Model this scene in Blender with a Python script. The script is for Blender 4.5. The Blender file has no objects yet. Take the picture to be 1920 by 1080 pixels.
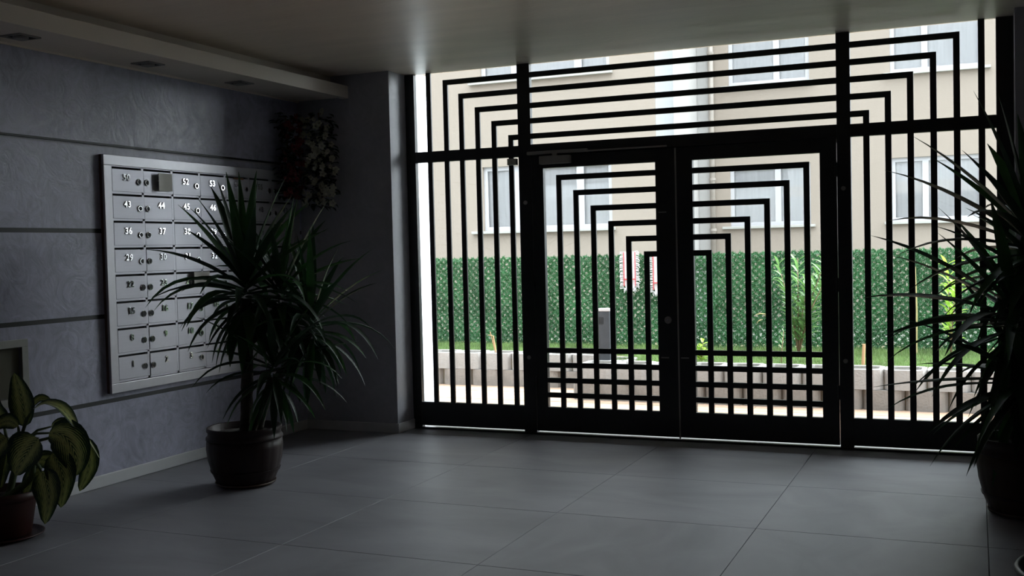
import bpy, math, random
import numpy as np
from mathutils import Vector, Matrix
random.seed(7); RNG = np.random.default_rng(7)
S = bpy.context.scene
COL = S.collection
PI = math.pi

# ------------------------------------------------------------------ camera
CAMP = Vector((4.1591, -7.7501, 1.45)); YAW = 0.4077; PITCH = 0.0358; ROLL = -0.0239; FPX = 2011.7
FWD = Vector((-math.sin(YAW)*math.cos(PITCH), math.cos(YAW)*math.cos(PITCH), -math.sin(PITCH)))
RI0 = Vector((math.cos(YAW), math.sin(YAW), 0)); UP0 = RI0.cross(FWD)
RIGHT = RI0*math.cos(ROLL) + UP0*math.sin(ROLL); UP = UP0*math.cos(ROLL) - RI0*math.sin(ROLL)
cam = bpy.data.cameras.new('camera'); cam.sensor_width = 36; cam.lens = FPX*36/1920; cam.clip_end = 200
co = bpy.data.objects.new('camera', cam); COL.objects.link(co)
co.matrix_world = Matrix(((RIGHT.x, UP.x, -FWD.x, CAMP.x), (RIGHT.y, UP.y, -FWD.y, CAMP.y), (RIGHT.z, UP.z, -FWD.z, CAMP.z), (0, 0, 0, 1)))
S.camera = co
# ------------------------------------------------------------------ sky and exposure
W = bpy.data.worlds.new('overcast_sky'); S.world = W; W.use_nodes = True
wn = W.node_tree.nodes; wn.clear()
bg = wn.new('ShaderNodeBackground'); wo = wn.new('ShaderNodeOutputWorld')
bg.inputs['Color'].default_value = (0.86, 0.92, 1.0, 1); bg.inputs['Strength'].default_value = 1.0
W.node_tree.links.new(bg.outputs[0], wo.inputs[0])
# overcast luminance: the zenith about three times as bright as the horizon
wt = wn.new('ShaderNodeTexCoord'); ws = wn.new('ShaderNodeSeparateXYZ'); wm = wn.new('ShaderNodeMapRange')
W.node_tree.links.new(wt.outputs['Generated'], ws.inputs[0]); W.node_tree.links.new(ws.outputs['Z'], wm.inputs['Value'])
wm.inputs['From Min'].default_value = 0; wm.inputs['From Max'].default_value = 1; wm.inputs['To Min'].default_value = .7; wm.inputs['To Max'].default_value = 3.4
W.node_tree.links.new(wm.outputs[0], bg.inputs['Strength'])
# the sun behind thick cloud, low to the right outside the gate: a very wide soft source
sl = bpy.data.lights.new('hazy_sun', 'SUN'); sl.energy = 6.0; sl.angle = math.radians(80); sl.color = (.93, .96, 1.0)
sob = bpy.data.objects.new('hazy_sun', sl); COL.objects.link(sob)
sob.rotation_euler = Vector((.80, .52, .74)).to_track_quat('Z', 'Y').to_euler()
S.view_settings.view_transform = 'Standard'; S.view_settings.look = 'None'
S.view_settings.gamma = 1; S.view_settings.use_curve_mapping = False
S.view_settings.exposure = 1.5

# ------------------------------------------------------------------ materials
def new_mat(name):
    m = bpy.data.materials.new(name); m.use_nodes = True
    return m, m.node_tree.nodes, m.node_tree.links, m.node_tree.nodes['Principled BSDF']
def mat(name, col, rough=.6, metal=0, var=.08, scale=8, bump=0, bscale=None, stretch=(1,1,1), detail=4, spec=.5, distort=0, coat=0, trans=0):
    """principled with a noise that shifts the colour a little and, if asked, a fine bump"""
    m, n, l, p = new_mat(name)
    tc = n.new('ShaderNodeTexCoord'); mp = n.new('ShaderNodeMapping'); l.new(tc.outputs['Object'], mp.inputs[0])
    mp.inputs['Scale'].default_value = stretch
    nz = n.new('ShaderNodeTexNoise'); nz.inputs['Scale'].default_value = scale; nz.inputs['Detail'].default_value = detail
    nz.inputs['Distortion'].default_value = distort
    l.new(mp.outputs[0], nz.inputs['Vector'])
    cr = n.new('ShaderNodeValToRGB'); l.new(nz.outputs['Fac'], cr.inputs[0])
    cr.color_ramp.elements[0].position = .3; cr.color_ramp.elements[1].position = .7
    cr.color_ramp.elements[0].color = tuple(max(0, c*(1-var)) for c in col) + (1,)
    cr.color_ramp.elements[1].color = tuple(min(1, c*(1+var)) for c in col) + (1,)
    l.new(cr.outputs[0], p.inputs['Base Color'])
    p.inputs['Roughness'].default_value = rough; p.inputs['Metallic'].default_value = metal
    p.inputs['Specular IOR Level'].default_value = spec
    p.inputs['Coat Weight'].default_value = coat
    if trans:
        p.inputs['Subsurface Weight'].default_value = 0
        tr = n.new('ShaderNodeBsdfTranslucent'); l.new(cr.outputs[0], tr.inputs['Color'])
        mx = n.new('ShaderNodeMixShader'); mx.inputs[0].default_value = trans
        out = n['Material Output']; l.new(p.outputs[0], mx.inputs[1]); l.new(tr.outputs[0], mx.inputs[2]); l.new(mx.outputs[0], out.inputs[0])
    if bump:
        n2 = n.new('ShaderNodeTexNoise'); n2.inputs['Scale'].default_value = bscale or scale*4; n2.inputs['Detail'].default_value = 6
        l.new(mp.outputs[0], n2.inputs['Vector'])
        b = n.new('ShaderNodeBump'); b.inputs['Strength'].default_value = bump; b.inputs['Distance'].default_value = .01
        l.new(n2.outputs['Fac'], b.inputs['Height']); l.new(b.outputs[0], p.inputs['Normal'])
    return m
M = {}
def venetian(name, col, var, rough):
    m, n, l, p = new_mat(name)
    tc = n.new('ShaderNodeTexCoord')
    w = n.new('ShaderNodeTexNoise'); w.inputs['Scale'].default_value = 1.6; w.inputs['Detail'].default_value = 3; w.inputs['Distortion'].default_value = 1.2
    f = n.new('ShaderNodeTexNoise'); f.inputs['Scale'].default_value = 5.5; f.inputs['Detail'].default_value = 8; f.inputs['Distortion'].default_value = 3.2; f.inputs['Roughness'].default_value = .62
    l.new(tc.outputs['Object'], w.inputs['Vector']); l.new(tc.outputs['Object'], f.inputs['Vector'])
    ad = n.new('ShaderNodeMath'); ad.operation = 'ADD'
    l.new(w.outputs['Fac'], ad.inputs[0]); l.new(f.outputs['Fac'], ad.inputs[1])
    cr = n.new('ShaderNodeValToRGB'); l.new(ad.outputs[0], cr.inputs[0])
    mr = n.new('ShaderNodeMath'); mr.operation = 'MULTIPLY'; mr.inputs[1].default_value = .5
    l.new(ad.outputs[0], mr.inputs[0]); l.new(mr.outputs[0], cr.inputs[0])
    cr.color_ramp.elements[0].position = .35; cr.color_ramp.elements[1].position = .65
    cr.color_ramp.elements[0].color = tuple(c*(1-var) for c in col) + (1,); cr.color_ramp.elements[1].color = tuple(c*(1+var) for c in col) + (1,)
    l.new(cr.outputs[0], p.inputs['Base Color'])
    rr = n.new('ShaderNodeMapRange'); l.new(f.outputs['Fac'], rr.inputs['Value'])
    rr.inputs['From Min'].default_value = .3; rr.inputs['From Max'].default_value = .7
    rr.inputs['To Min'].default_value = rough-.1; rr.inputs['To Max'].default_value = rough+.12
    l.new(rr.outputs[0], p.inputs['Roughness'])
    b = n.new('ShaderNodeBump'); b.inputs['Strength'].default_value = .25; b.inputs['Distance'].default_value = .01
    l.new(f.outputs['Fac'], b.inputs['Height']); l.new(b.outputs[0], p.inputs['Normal'])
    return m
M['plaster'] = venetian('grey_venetian_plaster', (.41, .41, .515), .30, .40)
M['plaster_dark'] = venetian('dark_grey_plaster', (.42, .415, .46), .12, .5)
M['groove'] = mat('black_groove_and_shade', (.012, .012, .013), .5)
M['ceiling'] = mat('beige_ceiling_paint', (.86, .745, .64), .42, var=.05, scale=1.5, bump=.25, bscale=14, stretch=(1, 5, 1))
M['soffit'] = mat('soffit_paint', (.80, .72, .63), .6, var=.03, scale=2)
M['tile'] = mat('grey_porcelain_tile', (.225, .222, .245), .5, spec=.8, var=.18, scale=1.3, bump=.05, bscale=9, stretch=(1, 2.2, 1), detail=8, distort=.6)
M['tile_b'] = mat('grey_porcelain_tile_light', (.238, .235, .257), .51, spec=.8, var=.16, scale=1.7, bump=.05, bscale=9, stretch=(1.8, 1, 1), detail=8, distort=.8)
M['grout'] = mat('dark_grout', (.13, .13, .13), .9)
M['baseboard'] = mat('white_skirting', (.62, .62, .63), .45, var=.03)
M['black_metal'] = mat('black_powder_coated_steel', (.012, .013, .016), .38, var=.2, scale=30)
M['steel'] = mat('brushed_steel', (.52, .51, .56), .45, .6, var=.03, scale=40, stretch=(1, .05, 3))
M['steel_frame'] = mat('polished_steel_frame', (.52, .51, .54), .42, .65, var=.03, scale=20)
M['chrome'] = mat('chrome', (.85, .85, .88), .12, 1, var=.02)
M['black_hole'] = mat('dark_recess', (.006, .006, .007), .7)
M['box_side'] = mat('reddish_box_side', (.16, .085, .07), .4)
M['paper'] = mat('off_white_paper', (.62, .60, .55), .8, var=.05, scale=5)
M['brown_paper'] = mat('brown_envelope_paper', (.25, .13, .07), .8)
M['closer'] = mat('grey_closer_casing', (.30, .28, .26), .5)
M['grey_plastic'] = mat('grey_beige_plastic', (.36, .35, .30), .5)
M['bark'] = mat('yucca_bark', (.05, .04, .03), .9, var=.4, scale=14, bump=.8, bscale=22, stretch=(1, 1, 2.5))
M['yucca'] = mat('yucca_leaf', (.014, .042, .016), .55, var=.35, scale=5, trans=.18)
M['yucca_b'] = mat('yucca_leaf_young', (.026, .085, .02), .52, var=.3, scale=5, trans=.22)
M['soil'] = mat('potting_soil', (.02, .014, .01), .95, var=.4, scale=40, bump=1, bscale=60)
M['barrel'] = mat('brown_glazed_barrel', (.026, .014, .014), .5, var=.25, scale=9, stretch=(1, 1, .3), spec=.25)
M['barrel_b'] = mat('tan_brown_glaze', (.05, .033, .022), .5, var=.3, scale=7, stretch=(1, 1, .3), spec=.25)
M['saucer'] = mat('tan_saucer', (.12, .08, .06), .5)
M['terracotta'] = mat('red_terracotta_plastic', (.045, .010, .007), .5, var=.1)
M['black_pot'] = mat('black_pot_plastic', (.035, .033, .032), .35)
M['white_petal'] = mat('white_cloth_petal', (.62, .62, .50), .7, trans=.15)
M['red_petal'] = mat('red_cloth_petal', (.13, .006, .012), .7, trans=.1)
M['silk_leaf'] = mat('silk_leaf', (.015, .03, .013), .7, var=.3)
M['ext_white'] = mat('white_exterior_render', (.80, .82, .84), .85, bump=.5, bscale=60, var=.03, scale=30)
M['cream'] = mat('cream_render', (.315, .262, .218), .9, var=.012, scale=1.2, bump=.2, bscale=40)
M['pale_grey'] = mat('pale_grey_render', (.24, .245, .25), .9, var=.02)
M['white_render'] = mat('white_render', (.42, .40, .385), .9, var=.02)
M['upvc'] = mat('white_window_plastic', (.48, .465, .48), .35, var=.01)
M['curtain'] = mat('net_curtain', (.74, .70, .69), .9, var=.06, scale=3, stretch=(9, 1, .3), trans=.1)
M['dark_room'] = mat('dim_room_wall', (.6, .62, .64), .9)
M['sill'] = mat('marble_sill', (.40, .39, .36), .4, var=.03)
M['downpipe'] = mat('cream_downpipe', (.31, .27, .235), .5)
M['deck'] = mat('pinkish_deck_board', (.33, .225, .16), .85, spec=.15, var=.12, scale=3, stretch=(.4, 12, 1), bump=.2, bscale=20)
M['deck_b'] = mat('pale_deck_board', (.38, .27, .195), .85, spec=.15, var=.12, scale=3, stretch=(.4, 12, 1), bump=.2, bscale=20)
M['concrete'] = mat('planter_concrete', (.285, .27, .26), .9, var=.16, scale=4, bump=.5, bscale=50, detail=8)
M['concrete_b'] = mat('darker_planter_concrete', (.20, .18, .165), .9, var=.22, scale=5, bump=.5, bscale=50, detail=8)  # lower course: a darker, more uneven tone of the concrete
M['ground'] = mat('ground_paving', (.12, .12, .10), .9)
M['earth'] = mat('garden_earth', (.10, .085, .04), .95, var=.3, scale=12)
M['grass'] = mat('lawn_grass', (.125, .20, .06), .7, var=.4, scale=4, trans=.35)
M['needle'] = mat('green_plastic_needles', (.045, .145, .055), .42, var=.35, scale=3, trans=.1)
M['post_green'] = mat('green_post', (.03, .09, .05), .5)
M['bollard'] = mat('anthracite_bollard', (.028, .030, .036), .5)
M['bollard_cap'] = mat('lit_bollard_cap', (.45, .42, .42), .4)  # light falling on the lid is put into this pale colour
M['cloth_white'] = mat('white_cotton', (.60, .57, .58), .9, var=.06, scale=30)
M['cloth_red'] = mat('red_stripe_cotton', (.62, .09, .10), .9)
M['oleander'] = mat('oleander_leaf', (.16, .30, .10), .45, var=.35, scale=4, trans=.3)
M['lime_leaf'] = mat('lime_green_leaf', (.33, .52, .08), .5, var=.25, scale=6, trans=.35)
M['stem_brown'] = mat('brown_garden_stem', (.19, .12, .07), .85, var=.2)
M['stake'] = mat('wooden_stake', (.42, .24, .12), .8, var=.15, stretch=(1, 1, .2))
M['straw'] = mat('yellow_dry_stalk', (.40, .33, .15), .8)
M['niche_frame'] = mat('cream_niche_frame', (.42, .42, .39), .5)
M['niche_in'] = mat('olive_niche_lining', (.10, .095, .065), .7)
M['stone_sill'] = mat('pale_threshold_stone', (.07, .08, .07), .7, var=.3)
def glass(name, tint=(.93, .96, .95), ior=1.45):
    m, n, l, p = new_mat(name)
    n.remove(p)
    t = n.new('ShaderNodeBsdfTransparent'); t.inputs[0].default_value = tint + (1,)
    g = n.new('ShaderNodeBsdfGlossy'); g.inputs['Roughness'].default_value = .02
    fr = n.new('ShaderNodeFresnel'); fr.inputs['IOR'].default_value = ior
    mx = n.new('ShaderNodeMixShader'); l.new(fr.outputs[0], mx.inputs[0]); l.new(t.outputs[0], mx.inputs[1]); l.new(g.outputs[0], mx.inputs[2])
    l.new(mx.outputs[0], n['Material Output'].inputs[0])
    return m
M['glass'] = glass('clear_glass_pane'); M['win_glass'] = glass('window_glass', (.96, .97, .98))
def variegated():
    m, n, l, p = new_mat('variegated_leaf')
    uv = n.new('ShaderNodeUVMap'); uv.uv_map = 'UVMap'
    sp = n.new('ShaderNodeSeparateXYZ'); l.new(uv.outputs[0], sp.inputs[0])
    def mth(op, a, b=None, c=None):
        q = n.new('ShaderNodeMath'); q.operation = op
        for i, v in enumerate((a, b, c)):
            if v is None: continue
            if isinstance(v, (int, float)): q.inputs[i].default_value = v
            else: l.new(v, q.inputs[i])
        return q.outputs[0]
    ax = mth('ABSOLUTE', sp.outputs['X'])
    ang = mth('MULTIPLY_ADD', ax, -.9, sp.outputs['Y'])          # feathering runs out and forward from the midrib
    si = mth('SINE', mth('MULTIPLY', ang, 62))
    nz = n.new('ShaderNodeTexNoise'); nz.inputs['Scale'].default_value = 9; l.new(uv.outputs[0], nz.inputs['Vector'])
    f = mth('ADD', ax, mth('MULTIPLY', si, .20)); f = mth('ADD', f, mth('MULTIPLY', nz.outputs['Fac'], .45))
    cr = n.new('ShaderNodeValToRGB'); l.new(f, cr.inputs[0])
    e = cr.color_ramp.elements
    e[0].position = .2; e[0].color = (.02, .06, .015, 1)
    e[1].position = .29; e[1].color = (.62, .64, .25, 1)
    e2 = e.new(.70); e2.color = (.40, .46, .14, 1)
    e3 = e.new(.86); e3.color = (.014, .04, .016, 1)
    l.new(cr.outputs[0], p.inputs['Base Color']); p.inputs['Roughness'].default_value = .42
    tr = n.new('ShaderNodeBsdfTranslucent'); l.new(cr.outputs[0], tr.inputs['Color'])
    mx = n.new('ShaderNodeMixShader'); mx.inputs[0].default_value = .12
    l.new(p.outputs[0], mx.inputs[1]); l.new(tr.outputs[0], mx.inputs[2]); l.new(mx.outputs[0], n['Material Output'].inputs[0])
    return m
M['variegated'] = variegated()
M['cane'] = mat('green_cane', (.07, .10, .04), .6, var=.2, scale=10)

# ------------------------------------------------------------------ helpers
def tag(o, label=None, cat=None, group=None, kind=None):
    if label: o['label'] = label
    if cat: o['category'] = cat
    if group: o['group'] = group
    if kind: o['kind'] = kind
    return o
def empty(name, loc, label=None, cat=None, group=None, kind=None):
    o = bpy.data.objects.new(name, None); o.empty_display_size = .1; o.location = loc; COL.objects.link(o)
    return tag(o, label, cat, group, kind)
def worldloc(o):
    v = Vector((0, 0, 0))
    while o: v += o.location; o = o.parent
    return v
class MB:
    """collects shapes given in world coordinates and links them as ONE mesh object"""
    def __init__(s): s.v = []; s.f = []; s.uv = None; s.mi = []
    def add(s, vs, fs, mi=0):
        b = len(s.v); s.v += [tuple(v) for v in vs]; s.f += [tuple(i+b for i in f) for f in fs]; s.mi += [mi]*len(fs); return s
    def box(s, x0, x1, y0, y1, z0, z1, bev=0, mi=0):
        x0, x1 = min(x0, x1), max(x0, x1); y0, y1 = min(y0, y1), max(y0, y1); z0, z1 = min(z0, z1), max(z0, z1)
        vs = [(x, y, z) for z in (z0, z1) for y in (y0, y1) for x in (x0, x1)]
        return s.add(vs, [(0, 2, 3, 1), (4, 5, 7, 6), (0, 1, 5, 4), (2, 6, 7, 3), (0, 4, 6, 2), (1, 3, 7, 5)], mi)
    def tube(s, pts, rad, n=8, caps=True, mi=0):
        pts = [Vector(p) for p in pts]; k = len(pts)
        rad = rad if isinstance(rad, (list, tuple)) else [rad]*k
        vs = []; fs = []
        for i, p in enumerate(pts):
            d = (pts[min(i+1, k-1)] - pts[max(i-1, 0)]).normalized()
            a = d.cross(Vector((0, 0, 1)))
            if a.length < .05: a = Vector((1, 0, 0))
            a.normalize(); b = d.cross(a)
            for j in range(n):
                t = 2*PI*j/n; vs.append(p + (a*math.cos(t) + b*math.sin(t))*rad[i])
        for i in range(k-1):
            for j in range(n):
                fs.append((i*n+j, i*n+(j+1) % n, (i+1)*n+(j+1) % n, (i+1)*n+j))
        if caps: fs.append(tuple(range(n))[::-1]); fs.append(tuple((k-1)*n+j for j in range(n)))
        return s.add(vs, fs, mi)
    def lathe(s, c, prof, n=48, mod=None, mi=0):
        vs = []; fs = []; k = len(prof)
        for i, (r, z) in enumerate(prof):
            for j in range(n):
                t = 2*PI*j/n; q = r*(mod(t, z) if mod else 1)
                vs.append((c[0]+q*math.cos(t), c[1]+q*math.sin(t), c[2]+z))
        for i in range(k-1):
            for j in range(n): fs.append((i*n+j, i*n+(j+1) % n, (i+1)*n+(j+1) % n, (i+1)*n+j))
        fs.append(tuple(range(n))[::-1]); fs.append(tuple((k-1)*n+j for j in range(n)))
        return s.add(vs, fs, mi)
    def build(s, name, m, parent=None, smooth=False, label=None, cat=None, group=None, kind=None, bevel=0, at=None):
        me = bpy.data.meshes.new(name)
        org = worldloc(parent)
        base = Vector(at) if at is not None else (org if parent else Vector((0, 0, 0)))
        off = base if at is not None else org
        me.from_pydata([(v[0]-off.x, v[1]-off.y, v[2]-off.z) for v in s.v], [], s.f)
        if s.uv:
            ul = me.uv_layers.new(name='UVMap')
            for lp in me.loops: ul.data[lp.index].uv = s.uv[lp.vertex_index]
        for mm in (m if isinstance(m, (list, tuple)) else [m]): me.materials.append(M[mm])
        if any(s.mi): me.polygons.foreach_set('material_index', s.mi)
        if smooth: me.polygons.foreach_set('use_smooth', [True]*len(me.polygons))
        me.update()
        o = bpy.data.objects.new(name, me); COL.objects.link(o)
        if at is not None: o.location = base - org
        if parent: o.parent = parent
        if bevel:
            b = o.modifiers.new('bevel', 'BEVEL'); b.width = bevel; b.segments = 2; b.limit_method = 'ANGLE'; b.angle_limit = 1.0
        if smooth and bevel: pass
        return tag(o, label, cat, group, kind)
def box(name, m, x0, x1, y0, y1, z0, z1, parent=None, bevel=0, **k):
    return MB().box(x0, x1, y0, y1, z0, z1).build(name, m, parent, bevel=bevel, **k)
def clone(o, loc, parent=None):
    c = o.copy(); COL.objects.link(c); c.location = loc
    if parent: c.parent = parent
    return c
def at(u, v, y=None, depth=None):
    """a point seen at photograph pixel (u, v), on the plane Y=y or at a depth along the view"""
    w = FWD + RIGHT*((u-960)/FPX) - UP*((v-540)/FPX)
    t = (y-CAMP.y)/w.y if y is not None else depth
    return CAMP + w*t

# ------------------------------------------------------------------ room shell
CZ = 2.89; XL = -.964; XR = 5.26; YB = -12.5; YF = -.26
floor = MB().box(XL-.3, XR+.3, YB-.1, 0.0, -.12, -.006).build('floor', 'grout', label='grey floor of large square porcelain tiles', cat='floor', kind='structure')
tx = [.958+1.083*k for k in range(-2, 5)]; ty = [-.235-1.03*k for k in range(-1, 13)]
ti = 0
for i in range(len(tx)-1):
    for j in range(len(ty)-1):
        x0, x1 = max(tx[i], XL), min(tx[i+1], XR); y1, y0 = min(ty[j], -.02), max(ty[j+1], YB)
        if x1-x0 < .05 or y1-y0 < .03: continue
        b = MB(); g = .0018; e = random.uniform(-.0002, .0002)
        b.box(x0+g, x1-g, y0+g, y1-g, -.02, e)
        b.build('tile', random.choice(['tile', 'tile_b', 'tile']), floor, bevel=.0012); ti += 1
MB().box(XL-.3, XR+.3, YB-.1, .055, CZ, CZ+.35).build('ceiling', 'ceiling', label='beige painted ceiling over the lobby', cat='ceiling', kind='structure')
# left wall: five plaster panels parted by black grooves
wl = MB().box(XL-.2, XL-.016, YB, .0, 0, CZ).build('wall_left', 'plaster_dark', label='left wall of grey polished plaster with black horizontal grooves', cat='wall', kind='structure')
gz = [0, .537, 1.084, 1.632, 2.179, CZ]; gh = .014
NY0, NY1, NZ0, NZ1 = -3.72, -3.15, .655, .95     # opening of the wall niche
for k in range(5):
    z0 = gz[k]+(gh if k else 0); z1 = gz[k+1]-(gh if k < 4 else 0)
    b = MB()
    if k == 1:
        b.box(XL-.016, XL, YB, NY0, z0, z1).box(XL-.016, XL, NY1, YF, z0, z1).box(XL-.016, XL, NY0, NY1, z0, NZ0).box(XL-.016, XL, NY0, NY1, NZ1, z1)
    else: b.box(XL-.016, XL, YB, YF, z0, z1)
    b.build('plaster_panel', 'plaster', wl)
for k in range(1, 5):
    z = gz[k]
    if k == 4: box('groove_strip', 'groove', XL-.016, XL-.003, YB, YF, z+.002, z+gh, wl)  # top groove: black strip painted in for its shaded underside
    else: box('groove_strip', 'groove', XL-.016, XL-.004, YB, YF, z-gh, z+gh, wl)
wb = MB().box(XL-.2, -.10, YF, .0, 0, CZ)
wb.build('wall_back', 'plaster_dark', label='dark grey wall stub between the mailboxes and the gate', cat='wall', kind='structure')
MB().box(4.40, XR+.3, YF, 0, 0, CZ).build('wall_right_stub', 'plaster_dark', label='dark wall stub at the right end of the gate', cat='wall', kind='structure').name = 'wall_front'
MB().box(XR, XR+.2, YB, YF, 0, CZ).build('wall_right', 'plaster_dark', label='right side wall of the lobby, dark grey plaster', cat='wall', kind='structure')
MB().box(XL-.2, XR+.2, YB-.2, YB, 0, CZ).build('wall_rear', 'plaster_dark', label='rear wall of the lobby behind the viewer', cat='wall', kind='structure')
# our building's outside face
e = MB().box(XL-7, -.035, .055, .25, -.1, CZ+.02).box(4.345, XR+5, .055, .25, -.1, CZ+.02).box(XL-7, XR+5, -.2, .055, CZ+.35, 5.5).box(XL-7, XL-.3, -.02, .055, -.1, 5.5).box(XR+.3, XR+5, -.02, .055, -.1, 5.5)
e.build('wall_outside', 'ext_white', label='white rendered outer face of the entrance wall', cat='wall', kind='structure')
# skirting
def skirt(name, x0, x1, y0, y1, label):
    MB().box(x0, x1, y0, y1, 0.001, .078).build(name, 'baseboard', bevel=.004, label=label, cat='baseboard', kind='structure')
skirt('baseboard_left', XL, XL+.016, YB, YF-.016, 'white skirting board along the left wall')
skirt('baseboard_back', XL, -.10, YF-.016, YF, 'white skirting board under the dark wall stub')
skirt('baseboard_pier', -.10, -.084, YF-.016, -.002, 'short white skirting board turning the pier towards the gate')
skirt('baseboard_right', XR-.016, XR, YB, YF-.016, 'white skirting board along the right wall')
skirt('baseboard_front', 4.40, XR-.016, YF-.016, YF, 'white skirting board under the right wall stub')
# soffit box over the mailboxes
so = MB().box(XL, -.535, YB, YF, 2.712, 2.726).build('trim_1', 'soffit', label='dropped ceiling box running along the left wall above the mailboxes', cat='ceiling trim', kind='structure')
box('soffit_lip', 'soffit', -.535, -.475, YB, YF, 2.70, 2.80, so, bevel=.002)
box('soffit_fascia', 'soffit', -.66, -.64, YB, YF, 2.726, CZ, so)
box('soffit_shelf', 'soffit', -.64, -.535, YB, YF, 2.785, 2.80, so)
box('wall_bead', 'soffit', XL, XL+.012, YB, YF, 2.700, 2.712, so)
for i, (x, y) in enumerate([(-.75, -3.255), (-.757, -2.236), (-.75, -1.302)]):
    nm = ['nearest the viewer at the left edge', 'in the middle, above the left end of the mailboxes', 'farthest, towards the gate'][i]
    r = empty('recessed_spotlight', (x, y, 2.712), 'square spotlight set in the soffit, %s' % nm, 'spotlight', 'square spotlights in the soffit')
    f = MB(); a, bb = .075, .058
    for x0, x1, y0, y1 in ((-a, a, -a, -bb), (-a, a, bb, a), (-a, -bb, -bb, bb), (bb, a, -bb, bb)): f.box(x+x0, x+x1, y+y0, y+y1, 2.704, 2.7125)
    f.build('trim_ring', 'closer', r)
    box('housing', 'black_hole', x-bb, x+bb, y-bb, y+bb, 2.7095, 2.7118, r)
    l = MB().lathe((x, y, 2.696), [(.02, 0), (.036, .0), (.042, .006), (.042, .013)], 20).build('lamp', 'closer', r, smooth=False)
# niche in the left wall
nr = empty('wall_niche', (XL, (NY0+NY1)/2, NZ0), 'cream framed recess low in the left wall behind the variegated plant', 'wall niche')
f = MB(); w = .045
f.box(XL-.01, XL+.012, NY0-w, NY1+w, NZ1, NZ1+w).box(XL-.01, XL+.012, NY0-w, NY1+w, NZ0-w, NZ0).box(XL-.01, XL+.012, NY0-w, NY0, NZ0, NZ1).box(XL-.01, XL+.012, NY1, NY1+w, NZ0, NZ1)
f.build('niche_frame', 'niche_frame', nr, bevel=.002)
box('niche_back', 'niche_in', XL-.0165, XL-.0145, NY0+.001, NY1-.001, NZ0+.001, NZ1-.001, nr)

# ------------------------------------------------------------------ gate
BT = .041          # bar width
def bar(m, *segs):
    for s in segs: m.box(*s)
    return m
def lbar(xo, zt, xend, zbot, side):
    """one bent bar: down from its outer top corner to zbot and across to xend"""
    b = MB(); y0, y1 = .004, .020
    if side < 0: b.box(xo, xo+BT, y0, y1, zbot, zt).box(xo+BT, xend, y0, y1, zt-BT, zt)
    else: b.box(xo-BT, xo, y0, y1, zbot, zt).box(xend, xo-BT, y0, y1, zt-BT, zt)
    return b
PX0, PX1 = -.10, -.018; P1A, P1B = .892, .998; P2A, P2B = 3.287, 3.379; P3A, P3B = 4.296, 4.40
TB, TT = 2.172, 2.258; RB = .220
gate = empty('entrance_screen', (2.15, 0, 0), 'black steel entrance screen with side panels and transom around the double door', 'gate')
fr = 'black_metal'
for a, b in ((PX0, PX1), (P1A, P1B), (P2A, P2B), (P3A, P3B)): box('post', fr, a, b, 0, .05, 0, CZ, gate, bevel=.003)
box('floor_track', fr, PX1, P3A, -.006, .050, .0, .014, gate)
box('light_gap_stop', fr, P1B, P2A, .043, .055, 2.14, 2.20, gate)  # added behind the top gap to block light leaking over the leaves
box('transom', fr, PX1, P1A, 0, .045, TB, TT, gate); box('transom', fr, P1B, P2A, 0, .045, TB+.003, TT+.004, gate); box('transom', fr, P2B, P3A, 0, .045, TB, TT, gate)
box('bottom_rail', fr, PX1, P1A, 0, .045, .028, RB, gate); box('bottom_rail', fr, P2B, P3A, 0, .045, .028, RB, gate)
TZ = [2.822, 2.703, 2.585, 2.466, 2.347]
LX = [.245, .382, .524, .665, .808]; RX = [4.078, 3.933, 3.788, 3.645, 3.503]
box('bar', fr, .093, .093+BT, .004, .020, TT, CZ, gate); box('bar', fr, 4.229-BT, 4.229, .004, .020, TT, CZ, gate)
for k in range(5):
    lbar(LX[k], TZ[k], P1A, TT, -1).build('bar', fr, gate)
    lbar(RX[k], TZ[k], P2B, TT, 1).build('bar', fr, gate)
    box('bar', fr, P1B, P2A, .004, .020, TZ[k]-BT, TZ[k], gate)
for x in [.093]+LX: box('bar', fr, x, x+BT, .004, .020, RB, TB, gate)
for x in [4.229]+RX: box('bar', fr, x-BT, x, .004, .020, RB, TB, gate)
for (a, b, c, d) in ((PX1, P1A, RB, TB), (PX1, P1A, TT, CZ), (P1B, P2A, TT+.004, CZ), (P2B, P3A, TT, CZ), (P2B, P3A, RB, TB)):
    box('pane', 'glass', a, b, .030, .034, c, d, gate)
for x, z in ((3.328, 1.819), (3.328, .619), (.945, 1.813), (.945, .602)):
    MB().tube([(x, -.001, z), (x, -.009, z)], .016, 12).build('bolt_cap', 'closer', gate)
def leaf(name, label, x0, x1, so, si, xs, zs, side):
    r = empty(name, ((x0+x1)/2, 0, 0), label, 'door', None, 'structure')
    # so / si : opening edges left and right
    b = MB().box(x0, so, -.003, .042, .028, 2.168).box(si, x1, -.003, .042, .028, 2.168).box(so, si, -.003, .042, .028, RB-.004).box(so, si, -.003, .042, 2.073, 2.168)
    b.build('leaf_frame', fr, r)
    for x, z in zip(xs, zs):
        lbar(x, z, si if side < 0 else so, RB-.004, side).build('bar', fr, r)
    for z in (.661, .546, .4275, .3125): box('cross_bar', fr, so, si, .002, .0255, z-.021, z+.018, r)
    box('pane', 'glass', so, si, .030, .034, RB-.004, 2.073, r)
    return r
ZL = [2.016, 1.894, 1.771, 1.648, 1.530, 1.413]
d1 = leaf('door_1', 'left leaf of the black double door, with bars bent in nested right angles', P1B+.004, 2.139, 1.098, 1.990, [1.202, 1.339, 1.476, 1.615, 1.752, 1.890], ZL, -1)
d2 = leaf('door_2', 'right leaf of the black double door, mirroring the left leaf', 2.145, P2A-.004, 2.268, 3.171, [3.099, 2.962, 2.823, 2.682, 2.541, 2.400], ZL, 1)
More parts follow.
